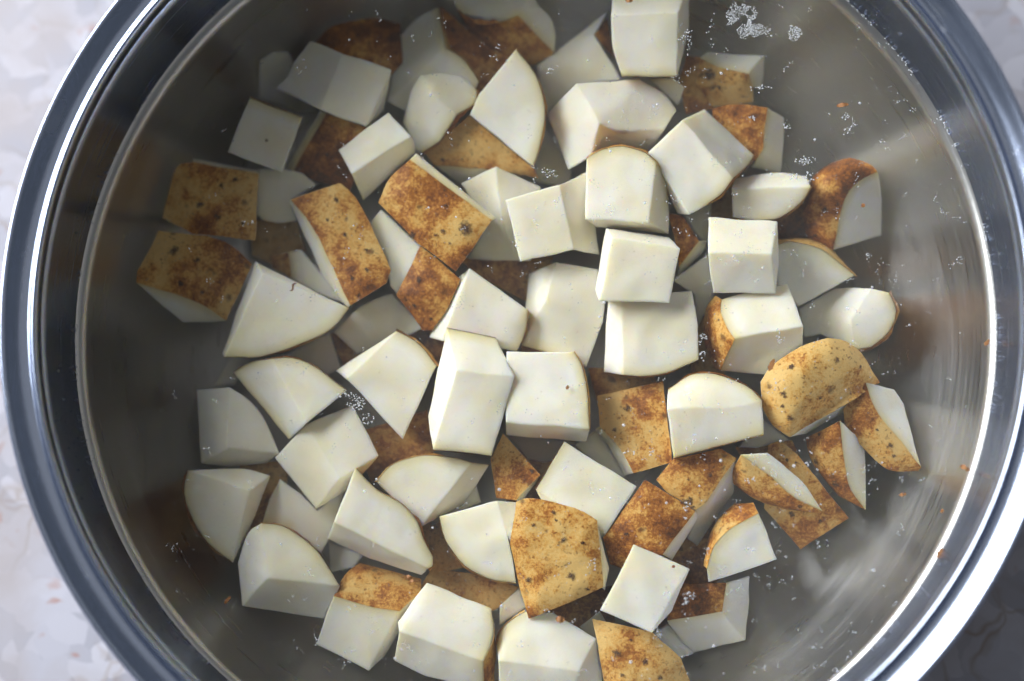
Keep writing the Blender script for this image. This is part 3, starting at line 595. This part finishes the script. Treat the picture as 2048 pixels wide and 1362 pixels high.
for a in [
    ('orange skin fleck floating alone over bare steel at upper right', 1685, 210, 60.2, 14, 5, 8),
    ('reddish triangular skin fleck at the tip of the spotted golden dome', 1543, 730, 60.2, 15, 6, 65, 'fleck'),
    ('orange skin crumb floating below the freckled square skin chunk', 1120, 1239, 60.2, 10, 7, -10),
    ('curled dark skin fleck on the large fan-shaped wedge', 586, 574, 49.5, 12, 3, 45, 'darkfleck', 4),
    ('tiny orange speck on the white block right of the tall bright block', 1135, 775, 50.8, 5, 4, 60),
    ('dark skin fleck on bare steel at lower left', 455, 1200, 60.2, 11, 4, 50, 'darkfleck'),
    ('brown fleck stuck to the waterline at far right', 1930, 936, 60.4, 12, 5, -30),
    ('small orange fleck near the right wall, level with the golden dome', 1974, 685, 60.2, 9, 4, 50),
    ('orange fleck clinging to the waterline at lower right', 1880, 1106, 60.6, 12, 6, 60),
    ('pale orange fleck drifting over bare steel at lower right', 1805, 989, 60.2, 8, 4, 10),
    ('small tan crumb at the top edge on the topmost bright block', 1258, 1, 60.2, 9, 5, 0),
    ('tiny brown dot on the grey cut face of the orange-brown chunk', 1726, 411, 60.2, 5, 4, 40),
    ('tiny tan fleck close to the lower right waterline', 1884, 1022, 60.2, 5, 3, 60),
    ('small dark speck on the flat cream square at upper left', 533, 281, 47.0, 4, 3, 80, 'darkfleck'),
    ('pale tan crumb at the end of the long wavy-edged wedge', 820, 1157, 60.2, 10, 5, -50, 'fleck'),
    ('tiny orange dot on the small bright cube near the bottom', 1347, 1133, 51.6, 4, 3, 20),
]: fleck(*a)

# ---------------------------------------------------------------- foam, bubbles and droplets
def ball_set(name, items, mat, parent=None, sub=1):
    """items: (centre, radius, squash) -> one mesh of little spheres"""
    src = bmesh.new(); bmesh.ops.create_icosphere(src, subdivisions=sub, radius=1.0)
    co = [v.co.copy() for v in src.verts]; fa = [[v.index for v in f.verts] for f in src.faces]; src.free()
    vs = []; fs = []
    for c, r, q in items:
        k = len(vs); vs += [(c[0] + p.x * r, c[1] + p.y * r, c[2] + p.z * r * q) for p in co]
        fs += [[k + i for i in f] for f in fa]
    me = bpy.data.meshes.new(name); me.from_pydata(vs, [], fs)
    return put(name, me, mat, parent, smooth=True)
foam = []
def bub(x, y, r, dz=0.0):
    P = at(x, y, 60.0); 
    if math.hypot(P.x, P.y) < 0.1475: foam.append(((P.x, P.y, WZ + dz), r * 1.12, 0.6))
def patch(x, y, rx, ry, n, r0=0.00016, r1=0.0004, hole=None, thr=-0.22):
    for _ in range(n):
        a = R_.random() * 6.283; d = math.sqrt(R_.random()) * (1 + 0.5 * noise.noise((math.cos(a) * 1.6 + x, math.sin(a) * 1.6 + y, 2))); px, py = x + math.cos(a) * d * rx, y + math.sin(a) * d * ry
        if noise.noise((px * 0.045, py * 0.045, 3.3)) < thr: continue
        if hole and math.hypot(px - hole[0], py - hole[1]) < hole[2]: continue
        bub(px, py, R_.uniform(r0, r1))
def streak(x, y, n, step=2.6, r0=0.00009, r1=0.00022):
    a = R_.gauss(math.radians(-62), 0.7)
    for _ in range(n):
        bub(x + R_.gauss(0, 2.6), y + R_.gauss(0, 2.6), R_.uniform(r0, r1) * R_.uniform(0.7, 1.25) * (1.7 if R_.random() < 0.06 else 1))
        a += R_.gauss(0, 0.45); x += math.cos(a) * step; y += math.sin(a) * step
patch(1484, 38, 32, 30, 900, 0.00012, 0.00022, hole=(1487, 40, 9), thr=-0.55); patch(1512, 60, 26, 13, 300, 0.0001, 0.0002, thr=-0.5); patch(1589, 65, 13, 14, 240, 0.0001, 0.0002, thr=-0.6)
for (x, y, rx, ry, n) in [(1608, 322, 17, 9, 40), (1622, 352, 14, 9, 30), (1590, 352, 12, 7, 16), (712, 806, 20, 16, 70), (735, 838, 13, 12, 26), (690, 790, 14, 6, 16),
    (1738, 515, 6, 10, 18), (1548, 767, 6, 12, 22), (1574, 250, 8, 9, 18), (1690, 232, 9, 8, 16), (1520, 178, 20, 8, 24), (1700, 262, 6, 8, 8), (1500, 238, 12, 5, 14),
    (995, 92, 6, 6, 14), (925, 88, 7, 9, 14), (1100, 140, 6, 10, 12), (1330, 780, 7, 22, 40), (1375, 1020, 9, 20, 30), (1375, 1195, 16, 14, 40), (1390, 880, 7, 12, 14),
    (1405, 690, 9, 30, 44), (1375, 75, 14, 18, 30), (755, 35, 9, 12, 18), (447, 1096, 10, 7, 16), (1100, 345, 20, 12, 34), (1500, 1100, 10, 8, 10), (580, 842, 6, 7, 8), (1185, 1130, 14, 10, 12), (1745, 1140, 6, 6, 8), (1615, 935, 6, 14, 8), (1260, 905, 14, 7, 16), (1310, 900, 12, 6, 14), (1500, 960, 10, 6, 10)]:
    patch(x, y, rx, ry, n, 0.00012, 0.0003)
for _ in range(1300):                                   # drifting starch streaks, denser to the right
    x = R_.uniform(330, 1930); y = R_.uniform(-20, 1380)
    dens = 0.35 + 0.65 * max(0, min(1, (x - 500) / 900)); dens *= 0.5 + 0.9 * max(0, noise.noise((x * 0.004, y * 0.004, 9)) + 0.35)
    if R_.random() < dens: streak(x, y, R_.choice([1, 1, 2, 2, 3, 3, 4, 5, 7, 12]), R_.uniform(1.6, 3.2))
for _ in range(2600):
    x = R_.uniform(200, 1950); y = R_.uniform(-20, 1380); bub(x, y, R_.uniform(0.00006, 0.00014))
for _ in range(34): bub(R_.uniform(600, 1800), R_.uniform(20, 1340), R_.uniform(0.00035, 0.0006))
tag(ball_set('foam_bubbles', foam, M['foam']), 'tiny white foam bubbles and starch streaks scattered over the water surface', 'foam', kind='stuff')

ring = []
for _ in range(1500):                                  # beads of foam clinging to the waterline
    a = R_.random() * 6.283
    if noise.noise((math.cos(a) * 9, math.sin(a) * 9, 5)) < -0.02: continue
    r = 0.1478 - abs(R_.gauss(0, 0.0004)); ring.append(((r * math.cos(a), r * math.sin(a), WZ + 0.0006 + R_.uniform(0, 0.0012)), R_.uniform(0.00010, 0.00034), 1.0))
tag(ball_set('waterline_bubbles', ring, M['foam']), 'line of tiny bubbles clinging to the steel along the waterline', 'foam', kind='stuff')
drops = []
for _ in range(420):                                   # droplets on the dry wall and on the rim
    a = R_.random() * 6.283; z = WZ + 0.002 + abs(R_.gauss(0, 0.011))
    if z > 0.0905 or noise.noise((math.cos(a) * 5, math.sin(a) * 5, 1)) < -0.1: continue
    rw = wall_r(z); drops.append(((rw * math.cos(a), rw * math.sin(a), z), R_.choice([0.0002, 0.0003, 0.00045]) * R_.uniform(0.7, 1.3), R_.uniform(1.0, 1.6)))
for _ in range(120):
    a = R_.gauss(-0.4, 1.0); r = R_.uniform(0.1522, 0.158); drops.append(((r * math.cos(a), r * math.sin(a), 0.0939), R_.uniform(0.00018, 0.0005), 0.5))
tag(ball_set('wall_droplets', drops, M['drop'], sub=2), 'fine water droplets splashed over the steel wall and rim', 'droplets', kind='stuff')

def drop(label, x, y, h, r, sx, rot):
    bm = bmesh.new(); bmesh.ops.create_icosphere(bm, subdivisions=3, radius=r)
    for v in bm.verts:
        v.co.x *= sx * (1 + 0.12 * v.co.y / r); v.co.z = v.co.z * 0.55 if v.co.z > 0 else v.co.z * 0.2
    o = put('water_drop', bm_mesh(bm, 'water_drop'), M['drop'], smooth=True, loc=at(x, y, h)); o.rotation_euler = (0, 0, math.radians(rot))
    tag(o, label, 'water drop', 'large water drops on the rim')
drop('fat clear water drop on the upper left of the rim', 181, 185, 95.0, 0.0011, 1.4, 60)
drop('long clear water drop on the rim at the right edge of the photo', 2042, 312, 94.4, 0.0014, 2.2, 100)
drop('small clear water drop on the upper right of the rim', 1888, 60, 94.2, 0.0009, 1.5, -50)
